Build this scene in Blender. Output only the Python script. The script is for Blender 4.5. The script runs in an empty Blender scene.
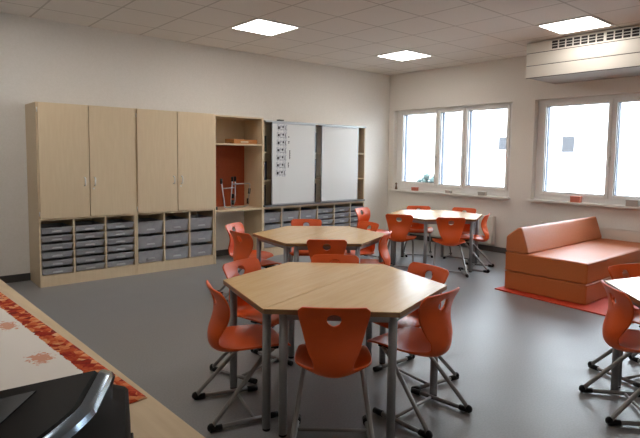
import bpy, bmesh, math, random
from mathutils import Vector, Matrix
random.seed(7)
PI = math.pi
SC = bpy.context.scene
COL = SC.collection

# ------------------------------------------------------------------ materials
def srgb(r, g, b):
    f = lambda c: (c/255/12.92) if c/255 <= .04045 else ((c/255+.055)/1.055)**2.4
    return (f(r), f(g), f(b), 1)

def base_mat(name, col, rough=.5, metal=0, spec=.5, coat=0):
    m = bpy.data.materials.new(name); m.use_nodes = True
    p = m.node_tree.nodes['Principled BSDF']
    p.inputs['Base Color'].default_value = col
    p.inputs['Roughness'].default_value = rough
    p.inputs['Metallic'].default_value = metal
    p.inputs['Specular IOR Level'].default_value = spec
    p.inputs['Coat Weight'].default_value = coat
    return m

class N:
    def __init__(s, m): s.t = m.node_tree; s.p = s.t.nodes['Principled BSDF']
    def new(s, t, **kw):
        n = s.t.nodes.new(t)
        for k, v in kw.items(): setattr(n, k, v)
        return n
    def link(s, a, b): s.t.links.new(a, b)
    def math(s, op, a, b=None):
        n = s.new('ShaderNodeMath', operation=op)
        for i, v in enumerate((a, b)):
            if v is None: continue
            if isinstance(v, (int, float)): n.inputs[i].default_value = v
            else: s.link(v, n.inputs[i])
        return n.outputs[0]
    def mix(s, f, a, b):
        n = s.new('ShaderNodeMix', data_type='RGBA')
        if isinstance(f, (int, float)): n.inputs[0].default_value = f
        else: s.link(f, n.inputs[0])
        for v, i in ((a, 6), (b, 7)):
            if isinstance(v, tuple): n.inputs[i].default_value = v
            else: s.link(v, n.inputs[i])
        return n.outputs[2]
    def ramp(s, f, stops):
        n = s.new('ShaderNodeValToRGB'); e = n.color_ramp.elements
        while len(e) < len(stops): e.new(.5)
        for i, (pos, c) in enumerate(stops): e[i].position = pos; e[i].color = c
        s.link(f, n.inputs[0]); return n.outputs[0]
    def coord(s, out='Object', scale=(1, 1, 1)):
        c = s.new('ShaderNodeTexCoord'); mp = s.new('ShaderNodeMapping')
        mp.inputs['Scale'].default_value = scale
        s.link(c.outputs[out], mp.inputs[0]); return mp.outputs[0]
    def noise(s, vec, scale, detail=3, rough=.5):
        n = s.new('ShaderNodeTexNoise'); n.inputs['Scale'].default_value = scale
        n.inputs['Detail'].default_value = detail; n.inputs['Roughness'].default_value = rough
        s.link(vec, n.inputs['Vector']); return n.outputs[0]
    def bump(s, h, strength=.1, dist=.01):
        b = s.new('ShaderNodeBump'); b.inputs['Strength'].default_value = strength; b.inputs['Distance'].default_value = dist
        s.link(h, b.inputs['Height']); s.link(b.outputs[0], s.p.inputs['Normal'])

def noise_mat(name, c1, c2, scale, rough=.5, vscale=(1, 1, 1), bump=0, metal=0, spec=.5, coat=0, lo=.35, hi=.65):
    m = base_mat(name, c1, rough, metal, spec, coat); n = N(m)
    v = n.coord('Object', vscale); f = n.noise(v, scale, 4)
    n.link(n.ramp(f, [(lo, c1), (hi, c2)]), n.p.inputs['Base Color'])
    if bump: n.bump(f, bump)
    return m

M = {}
M['wall'] = noise_mat('wall_paint', srgb(231, 226, 219), srgb(235, 230, 224), 60, .9, bump=.05, spec=.2)
M['maple'] = noise_mat('maple_laminate', srgb(217, 195, 162), srgb(221, 200, 168), 6, .4, (9, 9, .7), spec=.4)
M['maple_dark'] = noise_mat('maple_inside', srgb(180, 158, 126), srgb(188, 167, 136), 6, .5, (9, 9, .7), spec=.3)
M['edge'] = noise_mat('beech_edging', srgb(196, 164, 120), srgb(208, 178, 134), 8, .4, (5, 5, .6), spec=.4)
M['tabletop'] = noise_mat('beech_tabletop', srgb(217, 180, 126), srgb(223, 188, 137), 5, .24, (.8, 8, 8), spec=.5)
M['table_edge'] = noise_mat('table_edge_band', srgb(140, 104, 70), srgb(152, 116, 80), 9, .45, (3, 3, 8))
M['orange'] = noise_mat('orange_plastic', srgb(222, 86, 20), srgb(226, 90, 24), 300, .38, bump=.02, spec=.5)
M['grey_metal'] = base_mat('grey_powder_coat', srgb(118, 118, 118), .42, .35)
M['leg_metal'] = base_mat('grey_table_leg_paint', srgb(150, 150, 152), .4, .1)
M['chair_metal'] = base_mat('chair_tube_metal', srgb(150, 148, 146), .35, .35)
M['black'] = base_mat('black_plastic', srgb(20, 20, 22), .45, spec=.3)
M['printer_black'] = base_mat('printer_black_plastic', srgb(8, 8, 9), .45, spec=.06)
M['black_gloss'] = base_mat('black_gloss', srgb(14, 14, 16), .12, spec=.5)
M['alu'] = base_mat('aluminium', srgb(176, 178, 180), .35, .8)
M['steel'] = base_mat('satin_steel', srgb(222, 220, 216), .3, .7)
M['white_plastic'] = base_mat('white_plastic', srgb(226, 222, 216), .4)
M['upvc'] = base_mat('white_window_frame', srgb(240, 238, 236), .35)
M['board'] = base_mat('whiteboard_enamel', srgb(226, 226, 224), .3, spec=.35)
M['paper'] = noise_mat('paper_card', srgb(224, 225, 226), srgb(150, 154, 164), 26, .8, lo=.42, hi=.7)
M['ink'] = base_mat('dark_ink', srgb(52, 52, 56), .8)
M['skirting'] = base_mat('grey_skirting', srgb(74, 72, 70), .5)
M['orange_panel'] = noise_mat('orange_board', srgb(166, 76, 40), srgb(172, 82, 44), 30, .5)
M['tray'] = noise_mat('smoke_tray_plastic', srgb(164, 164, 168), srgb(152, 153, 158), 12, .3, spec=.5)
M['tray_label'] = base_mat('tray_grip', srgb(196, 198, 200), .35)
M['sofa'] = noise_mat('orange_leatherette', srgb(190, 102, 48), srgb(196, 108, 54), 90, .42, bump=.06, spec=.5)
M['sofa_top'] = noise_mat('orange_leatherette_paler', srgb(198, 112, 64), srgb(203, 118, 70), 60, .4, bump=.06, spec=.5)  # slightly paler leatherette for the wedge back
M['mat_red'] = noise_mat('red_mat', srgb(204, 62, 34), srgb(210, 70, 40), 60, .6, bump=.05)
M['radiator'] = base_mat('radiator_enamel', srgb(226, 220, 210), .35)
M['desk'] = noise_mat('desk_laminate', srgb(214, 188, 150), srgb(222, 198, 162), 5, .4, (8, .8, 8), spec=.4)
M['screen'] = base_mat('printer_chrome_strip', srgb(120, 135, 150), .12, .8)
M['lid_reflection'] = base_mat('printer_lid_reflection', srgb(6, 8, 18), .2, spec=.03)
M['wood_tray'] = noise_mat('orange_wood', srgb(178, 112, 54), srgb(192, 128, 66), 10, .5, (1, 8, 8))
M['red_block'] = base_mat('terracotta', srgb(206, 118, 96), .7)
M['grey_block'] = base_mat('grey_clay', srgb(176, 168, 160), .7)
M['brown'] = base_mat('brown_clay', srgb(112, 82, 62), .7)
M['facade'] = noise_mat('white_render', srgb(235, 235, 232), srgb(228, 228, 226), 3, .9, spec=.1)
M['facade_window'] = base_mat('far_window_glass', srgb(62, 62, 64), .6, spec=.1)
M['ground'] = noise_mat('pale_paving', srgb(110, 110, 108), srgb(100, 100, 98), 4, .9)
M['leaf'] = noise_mat('far_foliage', srgb(44, 62, 58), srgb(34, 48, 46), 5, .8)
M['ac'] = base_mat('cream_sheet_metal', srgb(214, 208, 198), .42, .1)
M['ac_housing'] = base_mat('grey_housing', srgb(176, 168, 160), .6)
M['guide'] = base_mat('grey_blind_guide', srgb(92, 98, 112), .5)
M['slot'] = base_mat('grille_dark', srgb(40, 38, 38), .8)
M['grille_bar'] = base_mat('grille_bars', srgb(214, 210, 202), .5)

def floor_mat():
    m = base_mat('grey_linoleum', srgb(132, 132, 134), .3, spec=.4); n = N(m)
    v = n.coord('Object'); a = n.noise(v, 3, 5); b = n.noise(v, 90, 2)
    c1 = n.ramp(a, [(.3, srgb(130, 130, 131)), (.7, srgb(137, 137, 138))])
    c2 = n.ramp(b, [(.35, srgb(122, 122, 124)), (.65, srgb(142, 142, 142))])
    n.link(n.mix(.4, c1, c2), n.p.inputs['Base Color'])
    n.link(n.ramp(a, [(.3, (.33, .33, .33, 1)), (.7, (.4, .4, .4, 1))]), n.p.inputs['Roughness'])
    return m
M['floor'] = floor_mat()

GX, GY, T = .1764, .5774, .625          # origin and module of the ceiling grid
def ceiling_mat():
    m = base_mat('mineral_ceiling', srgb(228, 221, 214), .9, spec=.1); n = N(m)
    v = n.coord('Object'); s = n.new('ShaderNodeSeparateXYZ'); n.link(v, s.inputs[0])
    def line(o, off):
        f = n.math('FRACT', n.math('DIVIDE', n.math('SUBTRACT', o, off), T))
        d = n.math('ABSOLUTE', n.math('SUBTRACT', f, .5))
        return n.math('GREATER_THAN', d, .5-.016)
    g = n.math('MAXIMUM', line(s.outputs[0], GX-2*T), line(s.outputs[1], GY-4*T))
    f = n.noise(v, 140, 2)
    tile = n.ramp(f, [(.3, srgb(225, 218, 211)), (.7, srgb(231, 225, 219))])
    n.link(n.mix(g, tile, srgb(196, 188, 180)), n.p.inputs['Base Color'])
    n.bump(n.math('MULTIPLY', g, -1.0), .5, .004)
    return m
M['ceiling'] = ceiling_mat()

def glass_mat():
    m = bpy.data.materials.new('window_glass'); m.use_nodes = True; t = m.node_tree; t.nodes.clear()
    o = t.nodes.new('ShaderNodeOutputMaterial'); mx = t.nodes.new('ShaderNodeMixShader')
    tr = t.nodes.new('ShaderNodeBsdfTransparent'); gl = t.nodes.new('ShaderNodeBsdfGlossy')
    gl.inputs['Roughness'].default_value = .02; tr.inputs[0].default_value = (.95, .97, .97, 1)
    fr = t.nodes.new('ShaderNodeFresnel'); fr.inputs[0].default_value = 1.3
    t.links.new(fr.outputs[0], mx.inputs[0]); t.links.new(tr.outputs[0], mx.inputs[1]); t.links.new(gl.outputs[0], mx.inputs[2])
    t.links.new(mx.outputs[0], o.inputs[0]); return m
M['glass'] = glass_mat()

def emit_mat(name, col, strength):
    m = base_mat(name, (.8, .8, .8, 1), .5); p = m.node_tree.nodes['Principled BSDF']
    p.inputs['Emission Color'].default_value = col; p.inputs['Emission Strength'].default_value = strength
    return m
M['lamp'] = emit_mat('light_diffuser', (1, .95, .89, 1), 11.5)

# cloth: local x = 0 at the left, outer long hem at x = CW; y = 0 near hem
CW, CL = .62, 2.3
SPRIGS = []
for wx, wy in ((.425, 1.985), (.402, 2.45), (.25, 2.2), (.22, 2.75), (.12, 1.8), (.08, 2.4), (.30, 3.15)):
    a_ = math.atan2(.11, 1.61); ux, uy = wx-.592, wy-1.462
    SPRIGS.append((CW+ux*math.cos(a_)+uy*math.sin(a_), -ux*math.sin(a_)+uy*math.cos(a_)))
def cloth_mat():
    m = base_mat('autumn_cloth', srgb(240, 233, 225), .85, spec=.15); n = N(m)
    v = n.coord('Object'); s = n.new('ShaderNodeSeparateXYZ'); n.link(v, s.inputs[0])
    x, y = s.outputs[0], s.outputs[1]
    d = n.math('MINIMUM', n.math('MINIMUM', x, n.math('SUBTRACT', CW, x)), y)
    wob = n.noise(v, 38, 4, .6)
    dd = n.math('ADD', d, n.math('MULTIPLY', n.math('SUBTRACT', wob, .5), .026))
    border = n.math('LESS_THAN', dd, .070)
    vo = n.new('ShaderNodeTexVoronoi'); vo.inputs['Scale'].default_value = 34; n.link(v, vo.inputs['Vector'])
    sep = n.new('ShaderNodeSeparateColor'); n.link(vo.outputs['Color'], sep.inputs[0])
    mixv = n.math('ADD', n.math('MULTIPLY', sep.outputs[0], .6), n.math('MULTIPLY', n.noise(v, 60, 4, .7), .5))
    leaf = n.ramp(mixv, [(.22, srgb(120, 30, 22)), (.42, srgb(168, 44, 26)), (.58, srgb(204, 88, 44)), (.75, srgb(222, 140, 88)), (.95, srgb(226, 190, 150))])
    # sparse sprigs on the pale centre
    sp = None
    for px, py in SPRIGS:
        dx = n.math('SUBTRACT', x, px); dy = n.math('MULTIPLY', n.math('SUBTRACT', y, py), .62)
        r2 = n.math('SQRT', n.math('ADD', n.math('MULTIPLY', dx, dx), n.math('MULTIPLY', dy, dy)))
        k = n.math('LESS_THAN', n.math('ADD', r2, n.math('MULTIPLY', n.math('SUBTRACT', n.noise(v, 55, 4, .7), .5), .13)), .034)
        sp = k if sp is None else n.math('MAXIMUM', sp, k)
    soft = n.mix(.75, srgb(240, 233, 225), srgb(216, 132, 88))
    c = n.mix(sp, srgb(240, 233, 225), soft)
    n.link(n.mix(border, c, leaf), n.p.inputs['Base Color'])
    n.bump(n.noise(v, 260, 2), .06)
    return m
M['cloth'] = cloth_mat()

# ------------------------------------------------------------------ mesh helpers
class MB:
    def __init__(s): s.bm = bmesh.new(); s.mi = 0
    def box(s, x0, x1, y0, y1, z0, z1, bev=0, seg=2):
        vs = [s.bm.verts.new((x, y, z)) for z in (z0, z1) for y in (y0, y1) for x in (x0, x1)]
        fs = [s.bm.faces.new([vs[i] for i in q]) for q in ((0, 2, 3, 1), (4, 5, 7, 6), (0, 1, 5, 4), (2, 6, 7, 3), (0, 4, 6, 2), (1, 3, 7, 5))]
        for f in fs: f.material_index = s.mi
        if bev:
            es = list({e for f in fs for e in f.edges})
            bmesh.ops.bevel(s.bm, geom=es, offset=bev, segments=seg, profile=.5, affect='EDGES', material=-1)
        return s
    def prism(s, poly, z0, z1, bev=0, axis='z', seg=2):
        """extrude a polygon [(a,b)] ccw along an axis"""
        def P(a, b, c): return {'z': (a, b, c), 'x': (c, a, b), 'y': (a, c, b)}[axis]
        lo = [s.bm.verts.new(P(a, b, z0)) for a, b in poly]; hi = [s.bm.verts.new(P(a, b, z1)) for a, b in poly]
        fs = [s.bm.faces.new(lo[::-1]), s.bm.faces.new(hi)]
        k = len(poly)
        for i in range(k): fs.append(s.bm.faces.new((lo[i], lo[(i+1) % k], hi[(i+1) % k], hi[i])))
        for f in fs: f.material_index = s.mi
        if bev:
            es = list({e for f in fs for e in f.edges})
            bmesh.ops.bevel(s.bm, geom=es, offset=bev, segments=seg, profile=.5, affect='EDGES', material=-1)
        return s
    def tube(s, pts, r, seg=10, cap=True, closed=False):
        pts = [Vector(p) for p in pts]; rings = []; k = len(pts); up = None
        for i, p in enumerate(pts):
            a = pts[i-1] if i else (pts[-1] if closed else None); b = pts[i+1] if i < k-1 else (pts[0] if closed else None)
            d = ((p-a).normalized() if a is not None else Vector()) + ((b-p).normalized() if b is not None else Vector())
            d.normalize()
            if up is None:
                up = d.orthogonal().normalized()
            else:
                up = (up - d*up.dot(d)).normalized()
            w = d.cross(up); rr = r[i] if isinstance(r, (list, tuple)) else r
            rings.append([s.bm.verts.new(p + (up*math.cos(t)+w*math.sin(t))*rr) for t in [2*PI*j/seg for j in range(seg)]])
        rng = range(k if closed else k-1)
        for i in rng:
            A, B = rings[i], rings[(i+1) % k]
            for j in range(seg):
                f = s.bm.faces.new((A[j], A[(j+1) % seg], B[(j+1) % seg], B[j])); f.material_index = s.mi; f.smooth = True
        if cap and not closed:
            f = s.bm.faces.new(rings[0][::-1]); f.material_index = s.mi
            f = s.bm.faces.new(rings[-1]); f.material_index = s.mi
        return s
    def cyl(s, x, y, z0, z1, r, seg=16, r2=None):
        return s.tube([(x, y, z0), (x, y, z1)], [r, r if r2 is None else r2], seg)
    def blob(s, c, r, sub=2, jit=0):
        g = bmesh.ops.create_icosphere(s.bm, subdivisions=sub, radius=1)
        for v in g['verts']:
            k = 1+random.uniform(-jit, jit)
            v.co = Vector((c[0]+v.co.x*r[0]*k, c[1]+v.co.y*r[1]*k, c[2]+v.co.z*r[2]*k))
        for v in g['verts']:
            for f in v.link_faces: f.smooth = True; f.material_index = s.mi
        return s
    def build(s, name, mats, parent=None, smooth=False):
        bmesh.ops.recalc_face_normals(s.bm, faces=s.bm.faces[:])
        me = bpy.data.meshes.new(name)
        if smooth:
            for f in s.bm.faces: f.smooth = True
        s.bm.to_mesh(me); s.bm.free()
        if smooth: me.set_sharp_from_angle(angle=math.radians(38))
        for m in (mats if isinstance(mats, (list, tuple)) else [mats]): me.materials.append(m)
        o = bpy.data.objects.new(name, me); COL.objects.link(o)
        if parent: o.parent = parent
        return o

def fillet(pts, rad, n=5):
    """round the inner corners of a polyline"""
    pts = [Vector(p) for p in pts]; out = [pts[0]]
    for i in range(1, len(pts)-1):
        p, a, b = pts[i], pts[i-1], pts[i+1]
        r = min(rad, (a-p).length*.45, (b-p).length*.45)
        A = p+(a-p).normalized()*r; B = p+(b-p).normalized()*r
        for k in range(n+1):
            t = k/n; out.append(A*(1-t)**2 + p*2*t*(1-t) + B*t*t)
    out.append(pts[-1]); return out

def thing(name, label, cat, loc=(0, 0, 0), rz=0, group=None):
    o = bpy.data.objects.new(name, None); COL.objects.link(o); o.empty_display_size = .1
    o.location = loc; o.rotation_euler = (0, 0, rz); return tag(o, label, cat, group)
def tag(o, label=None, cat=None, group=None, kind=None):
    for k, v in (('label', label), ('category', cat), ('group', group), ('kind', kind)):
        if v: o[k] = v
    return o
def struct(name, mb, mats, label=None):
    o = mb.build(name, mats); o['kind'] = 'structure'
    if label: o['label'] = label
    return o
def copy_tree(o, parent=None):
    c = o.copy(); COL.objects.link(c); c.parent = parent
    for ch in list(o.children): copy_tree(ch, c)
    return c

# ------------------------------------------------------------------ the room
XL, XR, YB, YF, ZC = -1.3, 7.40, 6.692, -1.9, 2.969
WT = .32
struct('floor', MB().box(XL-.2, XR+WT, YF-.2, YB+.2, -.12, 0), M['floor'])
struct('ceiling', MB().box(XL-.2, XR+WT, YF-.2, YB+.2, ZC, ZC+.15), M['ceiling'])
struct('wall_back', MB().box(XL-.2, XR+WT, YB, YB+.2, 0, ZC), M['wall'])
struct('wall_left', MB().box(XL-.2, XL, YF, YB, 0, ZC), M['wall'])
struct('wall_front', MB().box(XL-.2, XR+WT, YF-.2, YF, 0, ZC), M['wall'])
W1 = (4.215, 6.575); W2 = (1.15, 3.865); ZS, ZT = .865, 2.315
mb = MB()
mb.box(XR, XR+WT, YF, YB, 0, ZS); mb.box(XR, XR+WT, YF, YB, ZT, ZC)
for a, b in ((YF, W2[0]), (W2[1], W1[0]), (W1[1], YB)): mb.box(XR, XR+WT, a, b, ZS, ZT)
struct('wall_right', mb, M['wall'])
struct('baseboard_back', MB().box(XL, 1.355, YB-.014, YB, 0, .085).box(3.49, 4.22, YB-.014, YB, 0, .085).box(6.30, XR, YB-.014, YB, 0, .085), M['skirting'])
struct('baseboard_right', MB().box(XR-.014, XR, YF, YB-.015, 0, .085), M['skirting'])

def window(name, y0, y1, panes, handles):
    root = bpy.data.objects.new(name, None); COL.objects.link(root); root.location = (XR+.10, y0, ZS); root['kind'] = 'structure'
    L = y1-y0; Hh = ZT-ZS; mb = MB(); f = .115; g = .108; h = .05
    mb.box(0, .07, 0, f, 0, Hh, .004).box(0, .07, L-f, L, 0, Hh, .004).box(0, .07, f, L-f, 0, g, .004).box(0, .07, f, L-f, Hh-h, Hh, .004)
    for i in range(len(panes)-1):
        c = (panes[i][1]+panes[i+1][0])/2-y0; mb.box(0, .07, c-.025, c+.025, g, Hh-h)
    mb.build('window_frame', M['upvc'], root)
    for i, (a, b, z0, z1) in enumerate(panes):
        a -= y0; b -= y0; z0 -= ZS; z1 -= ZS; s = .048
        q = MB()
        q.box(-.018, .05, a-s, a, z0-s, z1+s, .005).box(-.018, .05, b, b+s, z0-s, z1+s, .005).box(-.018, .05, a, b, z0-s, z0, .005).box(-.018, .05, a, b, z1, z1+s, .005)
        sash = q.build('sash', M['upvc'], root)
        MB().box(.02, .026, a, b, z0, z1).build('glass_pane', M['glass'], sash)
        g = MB(); g.box(.012, .018, a, a+.008, z0, z1).box(.012, .018, b-.008, b, z0, z1).box(.012, .018, a, b, z0, z0+.008).box(.012, .018, a, b, z1-.008, z1)
        g.build('glazing_seal', M['slot'], sash)
        MB().box(.075, .125, b-.004, b+.03, z0-.03, z1+.03, .003).build('blind_guide', M['guide'], sash)
    for hy in handles:
        h = MB(); hz = .62
        h.box(-.03, -.018, hy-y0-.014, hy-y0+.014, hz-.035, hz+.035, .003)
        h.tube(fillet([(-.026, hy-y0, hz), (-.062, hy-y0, hz), (-.066, hy-y0, hz-.12)], .02), .009, 8)
        h.build('window_handle', M['white_plastic'], root)
    MB().box(-.175, .0, -.02, L+.03, -.025, .006, .004).build('window_sill', M['white_plastic'], root)
    return root
window('window_1', W1[0], W1[1], [(4.35, 5.055, 1.01, 2.235), (5.16, 5.60, 1.0, 2.235), (5.70, 6.43, 1.02, 2.235)], [5.105, 5.65])
window('window_2', W2[0], W2[1], [(1.26, 1.82, .985, 2.215), (1.93, 2.775, .985, 2.215), (2.885, 3.735, .985, 2.215)], [2.83])

# ------------------------------------------------------------------ ceiling lights
def ceiling_light(x, y, label):
    t = thing('ceiling_light', label, 'ceiling light', (x, y, ZC), 0, 'square ceiling light panels')
    a, b = .006, T-.006; w = .028
    q = MB(); q.box(a, b, -b, -b+w, -.008, -.001).box(a, b, -a-w, -a, -.008, -.001).box(a, a+w, -b+w, -a-w, -.008, -.001).box(b-w, b, -b+w, -a-w, -.008, -.001)
    q.build('light_frame', M['white_plastic'], t)
    MB().box(a+w, b-w, -b+w, -a-w, -.006, -.0012).build('diffuser', M['lamp'], t)
ceiling_light(GX+5*T, GY+8*T, 'square lit ceiling panel above the tall cupboards, leftmost of the lights')
ceiling_light(GX+9*T, GY+8*T, 'square lit ceiling panel near the far corner, smallest of the lights')
ceiling_light(GX+9*T, GY+4*T, 'square lit ceiling panel next to the white ventilation unit')
ceiling_light(GX+5*T, GY+4*T, 'added unseen ceiling panel over the nearest hexagonal table, above the picture')  # from here on: unseen panels, added along the grid to light the near room
ceiling_light(GX+1*T, GY+4*T, 'added unseen ceiling panel above the near end of the long desk')
ceiling_light(GX+5*T, GY, 'added unseen ceiling panel nearest the right edge table')
ceiling_light(GX+1*T, GY+8*T, 'added unseen ceiling panel at the left end over the long desk')

# ------------------------------------------------------------------ ventilation unit
AX, AY0, AY1, AZ0, AZ1 = 6.575, .9, 3.58, 2.51, ZC-.012
ac = thing('ventilation_unit', 'long cream ventilation unit hung from the ceiling above the right window', 'ventilation unit', (AX, AY0, AZ0))
L = AY1-AY0; D = XR-AX-.002; z1, z2, z3 = .15, .31, AZ1-AZ0
MB().box(.012, D, .004, L-.004, .004, z3-.01).build('housing', M['ac_housing'], ac)
MB().box(.006, .0118, .002, L-.002, z1-.006, z1+.006).build('groove_shade_strip', M['slot'], ac); MB().box(.006, .0118, .002, L-.002, z2-.006, z2+.006).build('groove_shade_strip', M['slot'], ac); MB().box(.004, .0118, .002, L-.002, -.006, .0).build('groove_shade_strip', M['slot'], ac)  # dark strips stand in for the shadow in the panel grooves
MB().box(0, .013, 0, L, 0, z1-.004, .002).build('front_panel', M['ac'], ac)
MB().box(0, .013, 0, L, z1+.004, z2-.004, .002).build('front_panel', M['ac'], ac)
gz0, gz1 = z2+.022, z3-.018; g0 = L-.30
q = MB(); q.box(0, .013, 0, L, z2+.004, gz0, .002).box(0, .013, 0, L, gz1, z3, .002).box(0, .013, g0, L, gz0, gz1)
q.build('front_panel', M['ac'], ac)
MB().box(.0118, .0125, .05, g0, gz0, gz1).build('grille_recess', M['slot'], ac)
q = MB(); y = g0; k = 0
while y > .1:
    wbar = .03 if k % 7 == 0 else .012
    q.box(.002, .011, y-wbar, y, gz0, gz1); y -= .078+wbar; k += 1
for i in (1, 2): zz = gz0+(gz1-gz0)*i/3; q.box(.003, .010, .05, g0, zz-.003, zz+.003)
q.build('air_grille', M['grille_bar'], ac)
for yy in (.3, L-.3): MB().tube([(D*.6, yy, z3-.01), (D*.6, yy, z3+.012)], .02, 8).build('hanger', M['alu'], ac)

# ------------------------------------------------------------------ cupboards on the back wall
CY = 6.217            # carcass front;  door front is 2 cm nearer
CD = YB-.004-CY       # depth
TH = .018
def add_tray(x0, x1, z0, h, label, group, name='storage_tray'):
    t = thing(name, label, 'storage tray', ((x0+x1)/2, CY+.012, z0), 0, group)
    w = (x1-x0)/2; tp = .012; d = CD-.08
    b = MB()
    lo = [(-w+tp, .012), (w-tp, .012), (w-tp, d-.01), (-w+tp, d-.01)]; hi = [(-w, 0), (w, 0), (w, d), (-w, d)]
    li = [(-w+tp+.003, .015), (w-tp-.003, .015), (w-tp-.003, d-.013), (-w+tp+.003, d-.013)]; hi2 = [(-w+.003, .003), (w-.003, .003), (w-.003, d-.003), (-w+.003, d-.003)]
    R = [[b.bm.verts.new((a, c, zz)) for a, c in ring] for ring, zz in ((lo, 0), (hi, h), (hi2, h), (li, .003))]
    b.bm.faces.new(R[0][::-1]); b.bm.faces.new(R[3])
    for A, B in ((0, 1), (1, 2), (2, 3)):
        for i in range(4): b.bm.faces.new((R[A][i], R[A][(i+1) % 4], R[B][(i+1) % 4], R[B][i]))
    b.build('bin', M['tray'], t)
    MB().box(-w-.002, w+.002, -.006, .004, h-.012, h+.002, .002).build('rim', M['tray'], t)
    zg = h*.30
    MB().prism([(-.055, zg-.006), (.055, zg-.006), (.045, zg+.012), (-.045, zg+.012)], -.002, .014, .002, 'y').build('finger_grip', M['tray_label'], t)
    return t
ORD = ['top', 'second', 'third', 'fourth', 'fifth', 'bottom']
ORD3 = ['top', 'middle', 'bottom']
COLN = ['left', 'middle', 'right']

def arch_handle(x, z, parent):
    MB().tube(fillet([(x, -.001, z-.045), (x, -.03, z-.045), (x, -.03, z+.045), (x, -.001, z+.045)], .022, 6), .005, 8).build('handle', M['steel'], parent)

def tall_cupboard(x0, x1, label, shallow, side):
    t = thing('tall_cupboard', label, 'cupboard', (x0, CY, 0)); w = x1-x0; Z1 = 1.998; zm = .745
    b = MB()
    b.box(0, TH, 0, CD, 0, Z1, .001).box(w-TH, w, 0, CD, 0, Z1, .001)
    b.box(TH, w-TH, 0, CD, Z1-TH, Z1).box(TH, w-TH, 0, CD, zm-TH, zm).box(TH, w-TH, .004, CD, .105, .105+TH)
    b.box(TH, w-TH, CD-.008, CD, .105, Z1-TH)
    b.build('carcass', M['maple'], t)
    MB().box(TH, w-TH, .006, .024, 0, .105).build('plinth', M['maple'], t)
    cw = (w-2*TH-2*TH)/3
    for i in (1, 2):
        xx = TH+i*cw+(i-1)*TH
        MB().box(xx, xx+TH, .002, CD-.01, .105+TH, zm-TH).build('divider', M['maple'], t)
    mid = w/2
    for i, (a, c) in enumerate(((.016, mid-.004), (mid+.004, w-.004))):
        d = MB(); d.box(a, c, -.022, -.002, zm+.006, Z1-.004, .0015).build('door', M['maple'], t)
        d = t.children[-1]
        hx = (mid-.055) if i == 0 else (mid+.052)
        h = MB().tube(fillet([(hx, -.021, 1.10), (hx, -.052, 1.105), (hx, -.052, 1.185), (hx, -.021, 1.19)], .024, 6), .008, 8).build('handle', M['steel'], d)
        if i: MB().tube([(hx-.012, -.0222, 1.065), (hx-.012, -.028, 1.065)], .011, 14).build('lock', M['steel'], d)
        ex = .010 if i == 0 else w-.008
        for zz in (zm+.06, Z1-.08): MB().tube([(ex, -.012, zz-.025), (ex, -.012, zz+.025)], .006, 8).build('hinge', M['steel'], d)
    for c in range(3):
        a = x0+TH+c*(cw+TH)+.005; e = a+cw-.010
        n = 6 if shallow else 3; h = .064 if shallow else .145; pitch = .0905 if shallow else .181
        for r in range(n):
            z0 = .130+(n-1-r)*pitch
            nm = (ORD if shallow else ORD3)[r]
            add_tray(a, e, z0, h, f'{"shallow" if shallow else "deep"} grey plastic tray, {nm} one in the {COLN[c]} column of the {side} tall cupboard',
                     ('shallow trays' if shallow else 'deep trays')+f' in the {side} tall cupboard')
            rn = MB()
            for xx in (a-.005, e+.005-.006): rn.box(xx-x0, xx-x0+.006, .02, CD-.05, z0+h-.016, z0+h-.013)
            rn.build('runner', M['white_plastic'], t)
    return t
tall_cupboard(1.350, 2.408, 'tall maple cupboard at far left, six shallow trays per column below its doors', True, 'left')
tall_cupboard(2.412, 3.466, 'tall maple cupboard beside the open niche, three deep trays per column below its doors', False, 'right')

# open unit with the orange back
x0, x1 = 3.470, 4.244; w = x1-x0
op = thing('open_shelf_unit', 'open maple shelf niche with an orange back panel and kneehole below', 'shelf unit', (x0, CY, 0))
b = MB(); b.box(0, TH, -.005, CD, 0, 1.99, .001).box(w-TH, w, -.005, CD, 0, 1.99, .001).box(TH, w-TH, -.004, CD, 1.99-TH, 1.99).box(TH, w-TH, CD-.008, CD, 1.62, 1.99-TH)
b.build('carcass', M['maple'], op)
MB().box(TH, w-TH, 0, CD-.008, 1.60, 1.62).build('shelf', M['maple'], op)
MB().box(TH, w-TH, -.006, CD-.001, .695, .72, .002).build('worktop', M['maple'], op)
tag(MB().box(TH, w-TH, CD-.009, CD-.001, .72, 1.60).build('back_panel', M['orange_panel'], op), 'orange back panel')

# whiteboard unit
x0, x1 = 4.248, 6.292; w = x1-x0
wb = thing('whiteboard_cabinet', 'low wide cabinet with two sliding whiteboards in front of bookshelves', 'cabinet', (x0, CY, 0))
ZW = 1.962; zs = .725
b = MB(); b.box(0, TH, 0, CD, 0, ZW, .001).box(w-TH, w, 0, CD, 0, ZW, .001).box(TH, w-TH, 0, CD, ZW-TH, ZW).box(TH, w-TH, 0, CD, zs-.03, zs)
b.box(TH, w-TH, .004, CD, .105, .105+TH).box(TH, w-TH, CD-.008, CD, .105, ZW-TH)
b.build('carcass', M['maple'], wb)
MB().box(TH, w-TH, .006, .024, 0, .105).build('plinth', M['maple'], wb)
for zz in (1.09, 1.50): MB().box(TH, w-TH, .01, CD-.009, zz, zz+TH).build('shelf', M['maple'], wb)
cols = [(4.272, 4.572), (4.592, 4.918), (4.938, 5.262), (5.282, 5.612), (5.632, 5.968), (5.988, 6.270)]
for i in range(5):
    xx = (cols[i][1]+cols[i+1][0])/2-x0
    MB().box(xx-.009, xx+.009, .002, CD-.01, .105+TH, zs-.03).build('divider', M['maple'], wb)
MB().box(.002, w-.03, -.05, -.001, ZW-.028, ZW-.004, .002).build('top_rail', M['alu'], wb)
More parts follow.
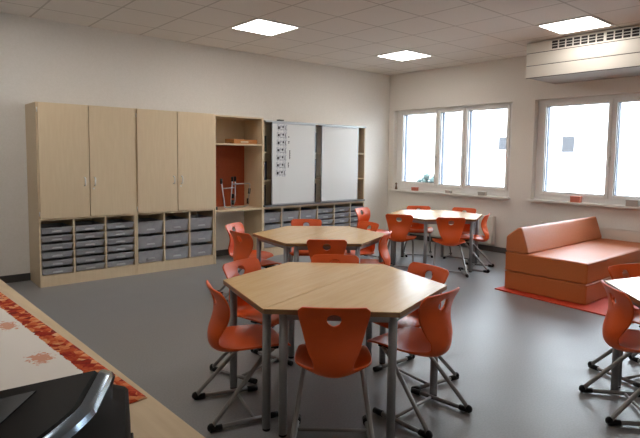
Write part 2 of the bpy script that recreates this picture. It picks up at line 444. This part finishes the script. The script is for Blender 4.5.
MB().box(.002, w-.03, -.05, -.001, zs+.004, zs+.028, .002).build('bottom_rail', M['grey_metal'], wb)
def board(a, c, z0, z1, yo):
    s = MB().box(a+.012, c-.012, yo, yo+.012, z0+.012, z1-.012).build('sliding_whiteboard', M['board'], wb)
    f = MB().box(a, a+.014, yo-.003, yo+.016, z0, z1, .002).box(c-.014, c, yo-.003, yo+.016, z0, z1, .002).box(a+.014, c-.014, yo-.003, yo+.016, z0, z0+.014).box(a+.014, c-.014, yo-.003, yo+.016, z1-.014, z1)
    f.build('board_frame', M['alu'], s)
board(4.366-x0, 5.170-x0, zs+.030, ZW-.030, -.046)
board(5.318-x0, 6.105-x0, zs+.030, ZW-.030, -.024)
for c, (a, e) in enumerate(cols):
    deep = c < 3; n = 3 if deep else 4; h = .145 if deep else .064; pitch = .181 if deep else .0905; top = .130+.362+.145
    for r in range(n):
        z0 = (top-h)-r*pitch
        nm = (ORD3 if deep else ORD)[r]
        which = COLN[c % 3]
        add_tray(a+.004, e-.004, z0, h, f'{"deep" if deep else "shallow"} grey plastic tray, {nm} one in the {which} of the {"deep" if deep else "shallow"} columns under the whiteboards',
                 ('deep' if deep else 'shallow')+' trays under the whiteboards')

# cards and magnets on the left whiteboard
cy = CY-.046
marks = ['a round clock', 'a dot', 'a square', 'a dot and line', 'a small figure', 'a dark head', 'a bold spot']
WHICH = ['topmost', 'second from the top', 'third from the top', 'middle one', 'third from the bottom', 'second from the bottom', 'lowest']
for i in range(7):
    z = 1.862-i*.1085; xo = 4.448-.003*i
    t = thing('picture_card', f'white picture card on the left whiteboard, {WHICH[i]} of the column of seven', 'card', (xo, cy-.0002, z), 0, 'picture cards on the left whiteboard')
    MB().box(0, .185, -.0015, -.0003, -.05, .05).build('card', M['paper'], t)
    q = MB(); q.blob((.11+.006*(i % 3), -.0018, .012), (.014, .0012, .016), 2); q.box(.07, .15, -.0022, -.0016, -.028, -.024); q.box(.02, .05, -.0022, -.0016, -.02+.008*(i % 2), .02); q.box(.155, .165, -.0022, -.0016, -.03, .03)
    q.build('printed_picture', M['ink'], t)
for i, (z, hh, xx) in enumerate(((1.74, .03, 4.655), (1.66, .04, 4.654), (1.48, .13, 4.673), (1.33, .075, 4.649))):
    q = MB()
    k = int(hh/.016)
    for j in range(k): q.box(0, .014+.006*(j % 2), -.003, -.0005, -hh/2+j*hh/k, -hh/2+(j+.72)*hh/k)
    o = q.build('word_magnet', M['ink']); o.location = (xx, cy-.0002, z)
    tag(o, ['small dark word strip beside the second picture card', 'small dark word strip beside the third picture card', 'longest dark word strip beside the middle picture cards', 'dark word strip beside the second lowest picture card'][i], 'magnet', 'dark word strips on the left whiteboard')
o = MB().box(-.045, .045, -.05, .012, 0, .018, .003).build('board_eraser', M['skirting']); o.location = (4.53, CY, ZW)
tag(o, 'dark felt eraser lying on top of the whiteboard cabinet', 'eraser')

# books and folders behind the boards
def book(x, y, z, wx, d, h, col, label, group, name='book'):
    t = thing(name, label, 'book', (x, y, z), 0, group)
    m = base_mat('book_cover', srgb(*col), .6)
    MB().box(0, wx, 0, .003, 0, h).box(0, .002, .003, d, 0, h).box(wx-.002, wx, .003, d, 0, h).build('cover', m, t)
    MB().box(.002, wx-.002, .003, d-.004, .003, h-.004).build('pages', M['paper'], t)
def spread(x, z, seq, group, place):
    for i, (wx, h, col, cn) in enumerate(seq):
        book(x, CY+.12, z, wx, .23, h, col, f'{cn} on the {place}', group); x += wx+.001
spread(4.275, 1.50+TH+.0005, [(.03, .22, (96, 92, 54), 'olive book spine at the left end'), (.026, .24, (150, 132, 60), 'mustard book spine'), (.022, .2, (70, 72, 76), 'slate grey book spine'), (.03, .23, (58, 66, 58), 'dark green book spine')], 'books on the top shelf by the niche', 'top shelf left of the first whiteboard')
spread(4.275, 1.09+TH+.0005, [(.035, .28, (64, 70, 104), 'blue folder at the left end'), (.03, .27, (46, 54, 92), 'navy folder'), (.03, .25, (86, 96, 128), 'pale blue folder'), (.02, .27, (60, 58, 62), 'charcoal folder')], 'folders on the middle shelf by the niche', 'middle shelf left of the first whiteboard')
spread(4.275, zs+.0005, [(.035, .30, (52, 46, 44), 'dark brown binder at the left end'), (.035, .29, (64, 56, 50), 'brown binder'), (.03, .31, (44, 42, 48), 'black binder')], 'binders on the lower shelf by the niche', 'lower shelf left of the first whiteboard')
for z, nm in ((1.50+TH+.0005, 'top'), (1.09+TH+.0005, 'middle'), (zs+.0005, 'lower')):  # dark books added to fill this gap with shade
    spread(5.165, z, [(.04, .29, (62, 40, 40), 'added maroon book spine'), (.045, .3, (44, 36, 38), 'added near black book spine'), (.04, .27, (52, 44, 40), 'added dark umber book spine'), (.04, .31, (40, 38, 44), 'added charcoal book spine')], f'dark filler books on the {nm} shelf between the whiteboards', f'{nm} shelf in the gap between the whiteboards')

# items in the niche
tr = thing('wooden_tray', 'shallow orange wooden tray on the upper shelf of the open niche', 'tray', (3.83, CY+.10, 1.6202)); tr.scale = (1.05, 1, 1.25)
MB().box(0, .36, 0, .24, 0, .012).box(0, .36, 0, .012, .012, .05).box(0, .36, .228, .24, .012, .055).box(0, .012, .012, .228, .012, .05).box(.348, .36, .012, .228, .012, .05).build('tray_box', M['wood_tray'], tr)
q = MB(); q.box(.10, .22, -.008, 0, .012, .03, .003).build('tray_grip', M['maple'], tr)
st = thing('metal_stand', 'grey metal rod stand with black end caps on the niche worktop', 'stand', (3.67, CY+.16, .7205)); st.scale = (1.62, 1.2, 1.6)
q = MB()
q.tube(fillet([(.0, 0, .225), (.03, 0, .008), (.22, 0, .008), (.26, 0, .02)], .02), .0055, 8)
q.tube(fillet([(.105, .0, .25), (.10, .02, .06), (.115, .04, .008)], .02), .0055, 8)
q.tube(fillet([(.135, .0, .245), (.14, .02, .06), (.135, .06, .008)], .02), .0055, 8)
q.tube([(.01, 0, .175), (.125, .005, .18)], .0045, 8)
q.tube(fillet([(.11, 0, .21), (.285, 0, .215), (.262, 0, .02)], .02), .0055, 8)
q.build('rods', M['alu'], st)
for cx, z0, z1, dx in ((.0, .215, .262, -.002), (.106, .235, .275, .0), (.135, .235, .278, .0), (.276, .12, .17, .007), (.264, .03, .08, .002), (.112, .03, .07, 0), (.112, .085, .125, 0)):
    MB().tube([(cx, .006, z0), (cx+dx, .006, z1)], .0115, 10).build('end_cap', M['black'], st)
o = MB().box(-.025, .025, 0, .07, 0, .045, .006).build('pencil_sharpener', M['black']); o.location = (3.525, CY+.06, .7205)
tag(o, 'small black box at the left end of the niche worktop', 'box')

# ------------------------------------------------------------------ chairs
PROF = [(.200, .378), (.192, .389), (.170, .398), (.120, .402), (.060, .398), (0, .391), (-.060, .380), (-.110, .370), (-.155, .366), (-.190, .373), (-.215, .391), (-.228, .420),
        (-.229, .460), (-.222, .490), (-.210, .520), (-.199, .550), (-.191, .580), (-.189, .610), (-.192, .640), (-.199, .668), (-.209, .692), (-.219, .712), (-.227, .730)]
HW = [.150, .166, .180, .190, .196, .200, .200, .190, .164, .128, .106, .100, .106, .118, .131, .142, .153, .162, .170, .176, .179, .176, .156]
CONC = [0, 0, 0, .006, .014, .024, .036, .046, .050, .046, .039, .033, .031, .031, .032, .034, .035, .035, .033, .030, .027, .024, .021]
def smooth_chain(n_sub):
    out = []
    k = len(PROF)
    def cr(a, b, c, d, t): return .5*((2*b)+(-a+c)*t+(2*a-5*b+4*c-d)*t*t+(-a+3*b-3*c+d)*t**3)
    for i in range(k-1):
        for s in range(n_sub):
            t = s/n_sub; ii = [max(0, i-1), i, i+1, min(k-1, i+2)]
            out.append(tuple(cr(*[src(j) for j in ii], t) for src in (lambda j: PROF[j][0], lambda j: PROF[j][1], lambda j: HW[j], lambda j: CONC[j])))
    out.append((PROF[-1][0], PROF[-1][1], HW[-1], CONC[-1])); return out

def make_shell(parent):
    ch = smooth_chain(2); nu = 28; bm = bmesh.new(); V = []
    for i, (y, z, hw, cc) in enumerate(ch):
        a = ch[max(0, i-1)]; b = ch[min(len(ch)-1, i+1)]
        t = Vector((0, b[0]-a[0], b[1]-a[1])).normalized(); nrm = Vector((0, t.z, -t.y))      # seat: up, back: forward
        if nrm.z < -.5: nrm = -nrm
        k = min(max((z-.52)/.14, 0), 1); nn = (Vector((0, t.z, -t.y))*(1-k)+Vector((0, 1, 0))*k).normalized()
        row = []
        for j in range(nu+1):
            u = -1+2*j/nu
            p = Vector((u*hw, y, z)) + nn*(cc*(abs(u)**2.2))
            row.append(bm.verts.new(p))
        V.append(row)
    # oval grip hole in the back
    hz, ha, hb = .662, .036, .031
    def inside(p): return p.y < -.1 and p.z > .6 and (p.x/ha)**2+((p.z-hz)/hb)**2 < 1
    faces = []
    for i in range(len(V)-1):
        for j in range(nu):
            q = (V[i][j], V[i][j+1], V[i+1][j+1], V[i+1][j])
            c = sum((v.co for v in q), Vector())/4
            if inside(c): continue
            faces.append(bm.faces.new(q))
    bmesh.ops.delete(bm, geom=[v for v in bm.verts if not v.link_faces], context='VERTS')
    for v in bm.verts:                                             # snap the hole's rim to the oval
        if v.is_boundary and v.co.z > .615 and v.co.z < .71 and abs(v.co.x) < .065:
            r = math.hypot(v.co.x/ha, (v.co.z-hz)/hb)
            if r > 0: v.co.x /= r; v.co.z = hz+(v.co.z-hz)/r
    bmesh.ops.recalc_face_normals(bm, faces=bm.faces[:])
    bmesh.ops.solidify(bm, geom=bm.faces[:], thickness=.011)
    for f in bm.faces: f.smooth = True
    bmesh.ops.recalc_face_normals(bm, faces=bm.faces[:])
    me = bpy.data.meshes.new('seat_shell'); bm.to_mesh(me); bm.free(); me.materials.append(M['orange'])
    o = bpy.data.objects.new('seat_shell', me); COL.objects.link(o); o.parent = parent
    md = o.modifiers.new('soft_edge', 'BEVEL'); md.width = .004; md.segments = 2; md.limit_method = 'ANGLE'; md.angle_limit = math.radians(50)
    return o

def make_chair():
    t = thing('school_chair', 'x', 'chair')
    make_shell(t)
    r = .0125; q = MB()
    side = lambda s: [(s*.185, .10, r+.006), (s*.205, -.27, r+.006), (s*.150, .055, .362), (s*.120, .125, .374)]
    L_, R_ = side(-1), side(1)
    q.tube(fillet(L_ + R_[::-1], .05, 7), r, 10)
    fr = q
    fr.tube([(-.191, -.02, r+.006), (.191, -.02, r+.006)], .009, 8)
    f = fr.build('sled_frame', M['chair_metal'], t)
    for s in (-1, 1):
        MB().tube([(s*.1845, .115, r+.0055), (s*.187, .055, r+.0055)], .0165, 10).build('foot_cap', M['black'], f)
        MB().tube([(s*.2020, -.205, r+.0055), (s*.2055, -.270, r+.0055)], [.0165, .0165], 10).blob((s*.2035, -.262, .026), (.018, .022, .024), 2).build('foot_cap', M['black'], f)
    MB().box(-.135, .135, .02, .14, .372, .386, .004).build('seat_bracket', M['black'], t)
    return t
CH0 = make_chair()
first = [True]
def place_chair(top, face, label, group):
    """top: where the middle of the back's upper edge stands over the floor; face: direction it faces"""
    f = Vector(face).normalized(); c = CH0 if first[0] else copy_tree(CH0); first[0] = False
    c.location = (top[0]+f.x*.235, top[1]+f.y*.235, 0); c.rotation_euler = (0, 0, math.atan2(f.y, f.x)-PI/2)
    c['label'] = label; c['group'] = group
    return c

# ------------------------------------------------------------------ tables: two trapezoids pushed together
def make_trapezoid(s, zt):
    t = thing('trapezoid_table', 'x', 'table')
    h = s*math.sqrt(3)/2; g = .0015
    outer = [(-s, g), (s, g), (s/2, h), (-s/2, h)]
    top = MB(); top.prism(outer, zt-.005, zt, .0015); top = top.build('tabletop', M['tabletop'], t)
    MB().prism(outer, zt-.027, zt-.0045, .0008).build('edge_band', M['table_edge'], top)
    ins = .055
    legs = [(-s+ins*1.75, g+ins*.95), (s-ins*1.75, g+ins*.95), (s/2-ins*.62, h-ins*.95), (-s/2+ins*.62, h-ins*.95)]
    q = MB()
    for i in range(4):
        a = Vector((*legs[i], zt-.049)); b = Vector((*legs[(i+1) % 4], zt-.049)); d = (b-a).normalized(); n = Vector((-d.y, d.x, 0))*.0125
        vs = [a-n, b-n, b+n, a+n]; q.prism([(v.x, v.y) for v in vs], zt-.068, zt-.027)
    q.build('under_frame', M['leg_metal'], t)
    for x, y in legs:
        l = MB().cyl(x, y, .012, zt-.027, .0225, 18).build('leg', M['leg_metal'], t)
        MB().cyl(x, y, 0, .014, .021, 16).build('leg_glide', M['black'], l)
    return t
def hexagon(c, rot, s, seam, zt, labels, proto=[]):
    """seam: angle of the shared long side, relative to the first corner, in multiples of 60 deg"""
    if not proto: proto.append(make_trapezoid(.674, zt)); a = proto[0]
    else: a = copy_tree(proto[0])
    b = copy_tree(proto[0])
    ang = rot+seam*PI/3
    for o, an, lb in ((a, ang, labels[0]), (b, ang+PI, labels[1])):
        o.location = (c[0], c[1], 0); o.rotation_euler = (0, 0, an); o['label'] = lb; o['group'] = 'trapezoid table halves pushed into hexagons'; o.scale = (s/.674, s/.674, 1)
ZTB = .69
R = math.radians
# corner 0 = left, 1 = front left, 2 = front right, 3 = right, 4 = back right, 5 = back left
hexagon((2.128, 2.348), R(136.7), .684, 1, ZTB, ['near half of the closest hexagonal maple table, by the front chair', 'far half of the closest hexagonal maple table'][::-1] if 0 else ['right front half of the closest hexagonal maple table', 'left rear half of the closest hexagonal maple table'])
hexagon((3.385, 3.945), R(142.4), .674, 1, ZTB, ['right front half of the hexagonal table before the whiteboards', 'left rear half of the hexagonal table before the whiteboards'])
hexagon((5.86, 4.42), R(146), .674, 0, ZTB, ['near half of the hexagonal table under the far window', 'far half of the hexagonal table under the far window'])
hexagon((3.67, .67), R(102), .674, 0, ZTB, ['near half of the table cut off by the right picture edge', 'far half of the table cut off by the right picture edge'][::-1])

g1, g2, g3, g4 = 'orange chairs round the closest table', 'orange chairs round the middle table', 'orange chairs round the window table', 'orange chairs at the right edge table'
place_chair((1.655, 1.82), (.66, .75), 'orange shell chair in front of the closest table, its back square to the viewer', g1)
place_chair((1.39, 2.578), (.96, -.27), 'orange shell chair seen from its side at the left end of the closest table', g1)
place_chair((1.91, 3.12), (.25, -.97), 'orange shell chair at the rear left of the closest table, facing the viewer', g1)
place_chair((2.345, 1.66), (-.08, 1), 'orange shell chair at the right front of the closest table, back turned sideways', g1)
place_chair((2.88, 2.175), (-.98, .1), 'orange shell chair behind the right corner of the closest table', g1)
place_chair((2.61, 2.87), (-.68, -.73), 'orange shell chair behind the closest table, only its back edge showing', g1)
place_chair((2.91, 4.88), (.5, -.87), 'orange shell chair farther back of the two left of the middle table', g2)
place_chair((2.615, 4.28), (.99, .03), 'orange shell chair nearer of the two left of the middle table', g2)
place_chair((3.00, 3.41), (.66, .75), 'orange shell chair with its back to us before the middle table', g2)
place_chair((3.84, 4.73), (-.63, -.77), 'orange shell chair behind the middle table in front of the deep trays', g2)
place_chair((5.32, 5.35), (.2, -.98), 'orange shell chair standing alone by the end of the whiteboard cabinet', g3)
place_chair((4.26, 4.075), (-.98, .15), 'orange shell chair at the right end of the middle table, facing it', g2)
place_chair((3.79, 3.37), (-.5, .87), 'orange shell chair in side profile at the right front of the middle table', g2)
place_chair((5.10, 4.42), (.85, .52), 'orange shell chair with its back to us at the left of the window table', g3)
place_chair((5.38, 3.81), (.72, .69), 'orange shell chair with its back to us at the front of the window table', g3)
place_chair((6.30, 5.07), (-.72, -.69), 'orange shell chair behind the window table, left of the two facing us', g3)
place_chair((6.65, 4.48), (-.93, -.3), 'orange shell chair behind the window table, right of the two facing us', g3)
place_chair((6.12, 3.74), (-.4, .92), 'orange shell chair in side profile at the right of the window table', g3)
place_chair((3.97, 1.395), (-.31, -.95), 'orange shell chair behind the table at the right picture edge', g4)
place_chair((3.205, 1.195), (.67, -.74), 'orange shell chair in side view before the table at the right picture edge', g4)

# ------------------------------------------------------------------ foam sofa on its mat
mt = MB(); mt.box(-.02, 1.9, -1.45, 0.01, 0, .014, .004)
o = mt.build('floor_mat', M['mat_red']); o.location = (5.275, 3.115, 0); o.rotation_euler = (0, 0, R(-4.5))
tag(o, 'thin red floor mat under the orange foam sofa', 'mat')
so = thing('foam_sofa', 'low orange leatherette foam sofa with a wedge back below the right window', 'sofa', (5.34, 2.175, .0142))
SL = 1.94; SD = .885
def cushion(name, z0, z1, mat=M['sofa']):
    q = MB(); q.box(0, SL, 0, SD, z0, z1, .016, 3); o = q.build(name, mat, so)
    s = MB()
    for zz in (z0+.012, z1-.012):
        s.tube([(-.001, .01, zz), (SL*.5, -.001, zz)] if 0 else [(.0, .0, zz), (SL, 0, zz)], .003, 6); s.tube([(0, 0, zz), (0, SD, zz)], .003, 6)
    s.build('piping', M['sofa'], o)
cushion('base_block', 0, .203)
cushion('seat_block', .205, .418)
pr = [(SD-.27, .419), (SD, .419), (SD, .585), (SD-.135, .697), (SD-.18, .699)]
q = MB(); q.prism([(a, b) for a, b in pr], 0, SL-.01, .02, 'x', 4); q.build('wedge_back', M['sofa_top'], so)

# ------------------------------------------------------------------ radiators
def radiator(y0, y1, label):
    t = thing('radiator', label, 'radiator', (XR-.10, y0, .13), 0, 'radiators under the windows'); L = y1-y0
    MB().box(0, .012, 0, L, 0, .42, .004).build('front_panel', M['radiator'], t)
    q = MB(); k = int(L/.05)
    for i in range(k): q.box(.014, .07, i*L/k+.012, i*L/k+.02, .02, .405)
    q.box(.012, .02, .01, L-.01, .02, .06).box(.012, .02, .01, L-.01, .36, .4)
    q.build('convector_fins', M['radiator'], t)
    q = MB()
    for i in range(int(L/.03)): q.box(.004, .078, .006+i*.03, .018+i*.03, .421, .427)
    q.box(.002, .008, 0, L, .419, .43).box(.074, .08, 0, L, .419, .43)
    q.build('top_grille', M['radiator'], t)
    for yy in (0, L): MB().box(.012, .078, yy-.003, yy+.003, 0, .43).build('side_cover', M['radiator'], t)
    for yy in (.2, L-.24): MB().box(.07, .0995, yy, yy+.04, .05, .38).build('bracket', M['radiator'], t)
    for yy in (.04, .09): MB().tube([(.045, L-yy, .0), (.045, L-yy, -.129)], .009, 8).build('pipe', M['radiator'], t)
radiator(4.42, 6.25, 'white panel radiator behind the window table, below the left window')
radiator(1.75, 3.66, 'white panel radiator behind the sofa, below the right window')

# ------------------------------------------------------------------ things on the window sills
ZSI = ZS+.0065
def sill_box(y, sx, sy, sz, mat, label, name='small_box'):
    t = thing(name, label, 'box', (XR-.03, y, ZSI), R(4))
    MB().box(-sx/2, sx/2, -sy/2, sy/2, 0, sz*.72, .004).build('box_body', mat, t)
    MB().box(-sx/2-.003, sx/2+.003, -sy/2-.003, sy/2+.003, sz*.72, sz, .004).build('box_lid', mat, t)
sill_box(6.02, .07, .11, .06, M['red_block'], 'small reddish box on the left window sill, left pane')
sill_box(5.30, .07, .10, .05, M['grey_block'], 'small pale grey box on the left window sill, middle pane')
sill_box(4.66, .07, .12, .06, M['grey_block'], 'small brownish grey box on the left window sill, right pane')
sill_box(3.20, .08, .13, .085, M['red_block'], 'red box standing on the right window sill')
sill_box(2.49, .08, .14, .085, M['grey_block'], 'grey box standing on the right window sill')
fg = thing('figurine', 'slim brown figurine at the left end of the left window sill', 'figurine', (XR-.03, 6.46, ZSI))
MB().tube([(0, 0, 0), (0, 0, .012), (0, 0, .05), (0, 0, .085)], [.026, .024, .016, .012], 12).build('figurine_body', M['brown'], fg)
MB().blob((0, 0, .105), (.02, .02, .023), 2).build('figurine_head', M['brown'], fg)

# ------------------------------------------------------------------ the long desk with cloth and printer
DZ = .74
dk = thing('long_desk', 'long pale wooden desk running along the left foreground', 'desk', (.62, 1.17, 0), math.atan2(.08, 2.18))
MB().box(-.86, 0, -1.05, 2.75, DZ-.028, DZ, .002).build('desktop', M['desk'], dk)
for yy in (-1.0, .85, 2.68): MB().box(-.82, -.06, yy, yy+.025, 0, DZ-.028).build('side_panel', M['desk'], dk)
MB().box(-.80, -.78, -.975, 2.68, .25, DZ-.028).build('modesty_panel', M['desk'], dk)

bm = bmesh.new(); nx, ny = 30, 90; g = []
for j in range(ny+1):
    g.append([bm.verts.new((CW*i/nx, CL*j/ny, .0025+.0016*(1+math.sin(j*.33+i*.21)*math.sin(i*.5-j*.11))*(.4+.6*math.sin(i/nx*PI)))) for i in range(nx+1)])
for j in range(ny):
    for i in range(nx): bm.faces.new((g[j][i], g[j][i+1], g[j+1][i+1], g[j+1][i]))
bmesh.ops.recalc_face_normals(bm, faces=bm.faces[:])
bmesh.ops.solidify(bm, geom=bm.faces[:], thickness=.0014)
for f in bm.faces: f.smooth = True
me = bpy.data.meshes.new('tablecloth'); bm.to_mesh(me); bm.free(); me.materials.append(M['cloth'])
cl = bpy.data.objects.new('tablecloth', me); COL.objects.link(cl)
an = math.atan2(.11, 1.61)
cl.rotation_euler = (0, 0, an)
hem = Vector((.592, 1.462, DZ)); cl.location = hem - Matrix.Rotation(an, 3, 'Z') @ Vector((CW, 0, 0))
tag(cl, 'pale tablecloth with a red and orange autumn leaf border on the long desk', 'tablecloth')

pt = thing('printer', 'black desktop printer with a shiny curved strip, standing on the pale tablecloth', 'printer', (.472, 1.287, DZ+.0075), math.atan2(-.94, -.34)+PI/2)
# local frame: -y = along the front towards the viewer, x = out of the front
PW, PH = .45, .183
def strip_n(s): return -.060-.17*s-.9*max(0, s-.2)**1.5
K = 20; ss = [PW*i/K for i in range(K+1)]
def surf(name, mat, rows, parent, close_bottom=True):
    b = MB(); G = [[b.bm.verts.new(p) for p in (fx(r) if parent else r)] for r in rows]
    for i in range(len(G)-1):
        for j in range(len(G[0])-1): b.bm.faces.new((G[i][j], G[i][j+1], G[i+1][j+1], G[i+1][j]))
    return b
def section(s, n_list): return [(n, -s, z) for n, z in n_list]
def fx(r): return [(n, y-max(0, -n-.2)*.45, z) for n, y, z in r]
def edge_drop(s):                               # rounds the two ends of the body
    e = min(s, PW-s); return max(0, .02-e)**2*18
rows = [section(s, [(-.40, 0), (-.40, .12), (-.385, PH-.022-edge_drop(s)), (-.36, PH-.010-edge_drop(s)), (strip_n(s)-.002, PH-.004-edge_drop(s)), (strip_n(s)+.03, PH-.020-edge_drop(s)),
        (-.035, PH-.040-edge_drop(s)), (-.008, PH-.050-edge_drop(s)), (0, PH-.066), (.004, .03), (0, 0)]) for s in ss]
b = surf('x', None, rows, True)
b.bm.faces.ensure_lookup_table()
for end in (0, K):
    b.bm.verts.ensure_lookup_table()
    n = len(rows[0]); b.bm.faces.new([b.bm.verts[end*n+j] for j in range(n)])
body = b.build('printer_body', M['printer_black'], pt, True)
rows = [[(strip_n(s)-.003, -s, PH-.0035-edge_drop(s)), (strip_n(s), -s, PH+.001-edge_drop(s)), (strip_n(s)+.004, -s, PH+.001-edge_drop(s)), (strip_n(s)+.024, -s, PH-.008-edge_drop(s)), (strip_n(s)+.030, -s, PH-.021-edge_drop(s))] for s in ss]
surf('x', None, rows, None).build('chrome_strip', M['screen'], pt, True)
rows = [[(-.365, -s, PH-.008), (-.355, -s, PH-.001), (strip_n(s)-.012, -s, PH+.002), (strip_n(s)-.006, -s, PH-.004)] for s in ss[1:-1]]
surf('x', None, rows, True).build('scanner_lid', M['printer_black'], pt, True)
q = MB(); q.prism([(-.33, -.14), (-.33, -.38), (-.28, -.38), (-.19, -.10)], PH-.001, PH+.0032, .001); q.build('lid_reflection_quad', M['lid_reflection'], pt)  # dark blue quad paints the lid's dim reflection as colour
MB().box(.001, .010, -.36, -.09, .02, .05, .003).build('paper_slot', M['black_gloss'], pt)

# ------------------------------------------------------------------ outside
tag(MB().box(XR+WT+.05, 60, -45, 55, -.9, -.5).build('outdoor_ground', M['ground']), kind='structure')
fb = thing('building', 'bright white building seen through the windows across the yard', 'building', (21, -30, -.5))
MB().box(0, 9, 0, 75, 0, 9.5).build('facade', M['facade'], fb)
MB().box(-.3, 9.3, -.3, 75.3, 9.5, 9.8).build('roof_edge', M['facade'], fb)
for y, z, w_, h_ in ((42.3, 2.35, .42, .55), (39.5, 2.25, .48, .62)):
    f = MB().box(-.06, .02, y-w_/2-.08, y+w_/2+.08, z-.08, z+h_+.08).build('far_window', M['facade'], fb)
    MB().box(-.075, -.06, y-w_/2, y+w_/2, z, z+h_).build('far_pane', M['facade_window'], f)
bsh = thing('bush', 'pale green bush outside the left window', 'bush', (15.2, 11.75, -.5))
q = MB()
for i in range(60): q.blob((random.uniform(-.35, .35), random.uniform(-.3, .3), random.uniform(.25, 1.35)), [random.uniform(.05, .13)]*3, 1, .3)
q.build('foliage', M['leaf'], bsh)
MB().cyl(0, 0, 0, .6, .06, 8).build('stem', M['brown'], bsh)

# ------------------------------------------------------------------ light
wd = bpy.data.worlds.new('World'); SC.world = wd; wd.use_nodes = True
bg = wd.node_tree.nodes['Background']; bg.inputs[0].default_value = (.76, .86, 1.0, 1); bg.inputs[1].default_value = 15.0
sl = bpy.data.lights.new('sun', 'SUN'); sl.energy = 9; sl.angle = R(.6); sl.color = (1, .95, .88)
so_ = bpy.data.objects.new('sun', sl); COL.objects.link(so_)
d = Vector((.75, .35, -.62)).normalized(); so_.rotation_euler = d.to_track_quat('-Z', 'Y').to_euler(); so_.location = (-6, 0, 14)

# ------------------------------------------------------------------ camera
yaw, pitch, roll, f_px, cyp = .7074, .0782, .0120, 526.3, 197.92
fw = Vector((math.sin(yaw)*math.cos(pitch), math.cos(yaw)*math.cos(pitch), -math.sin(pitch)))
r0 = Vector((math.cos(yaw), -math.sin(yaw), 0)); u0 = r0.cross(fw)
c, s = math.cos(roll), math.sin(roll); rr = r0*c+u0*s; uu = u0*c-r0*s
cd = bpy.data.cameras.new('camera'); cam = bpy.data.objects.new('camera', cd); COL.objects.link(cam)
m = Matrix((rr, uu, -fw)).transposed().to_4x4(); m.translation = (0, 0, 1.455); cam.matrix_world = m
cd.sensor_fit = 'HORIZONTAL'; cd.sensor_width = 36; cd.lens = f_px/640*36; cd.shift_y = -(219-cyp)/640; cd.clip_start = .05; cd.clip_end = 300
SC.camera = cam
vs = SC.view_settings; vs.view_transform = 'Standard'; vs.look = 'None'; vs.gamma = 1; vs.use_curve_mapping = False; vs.exposure = .17
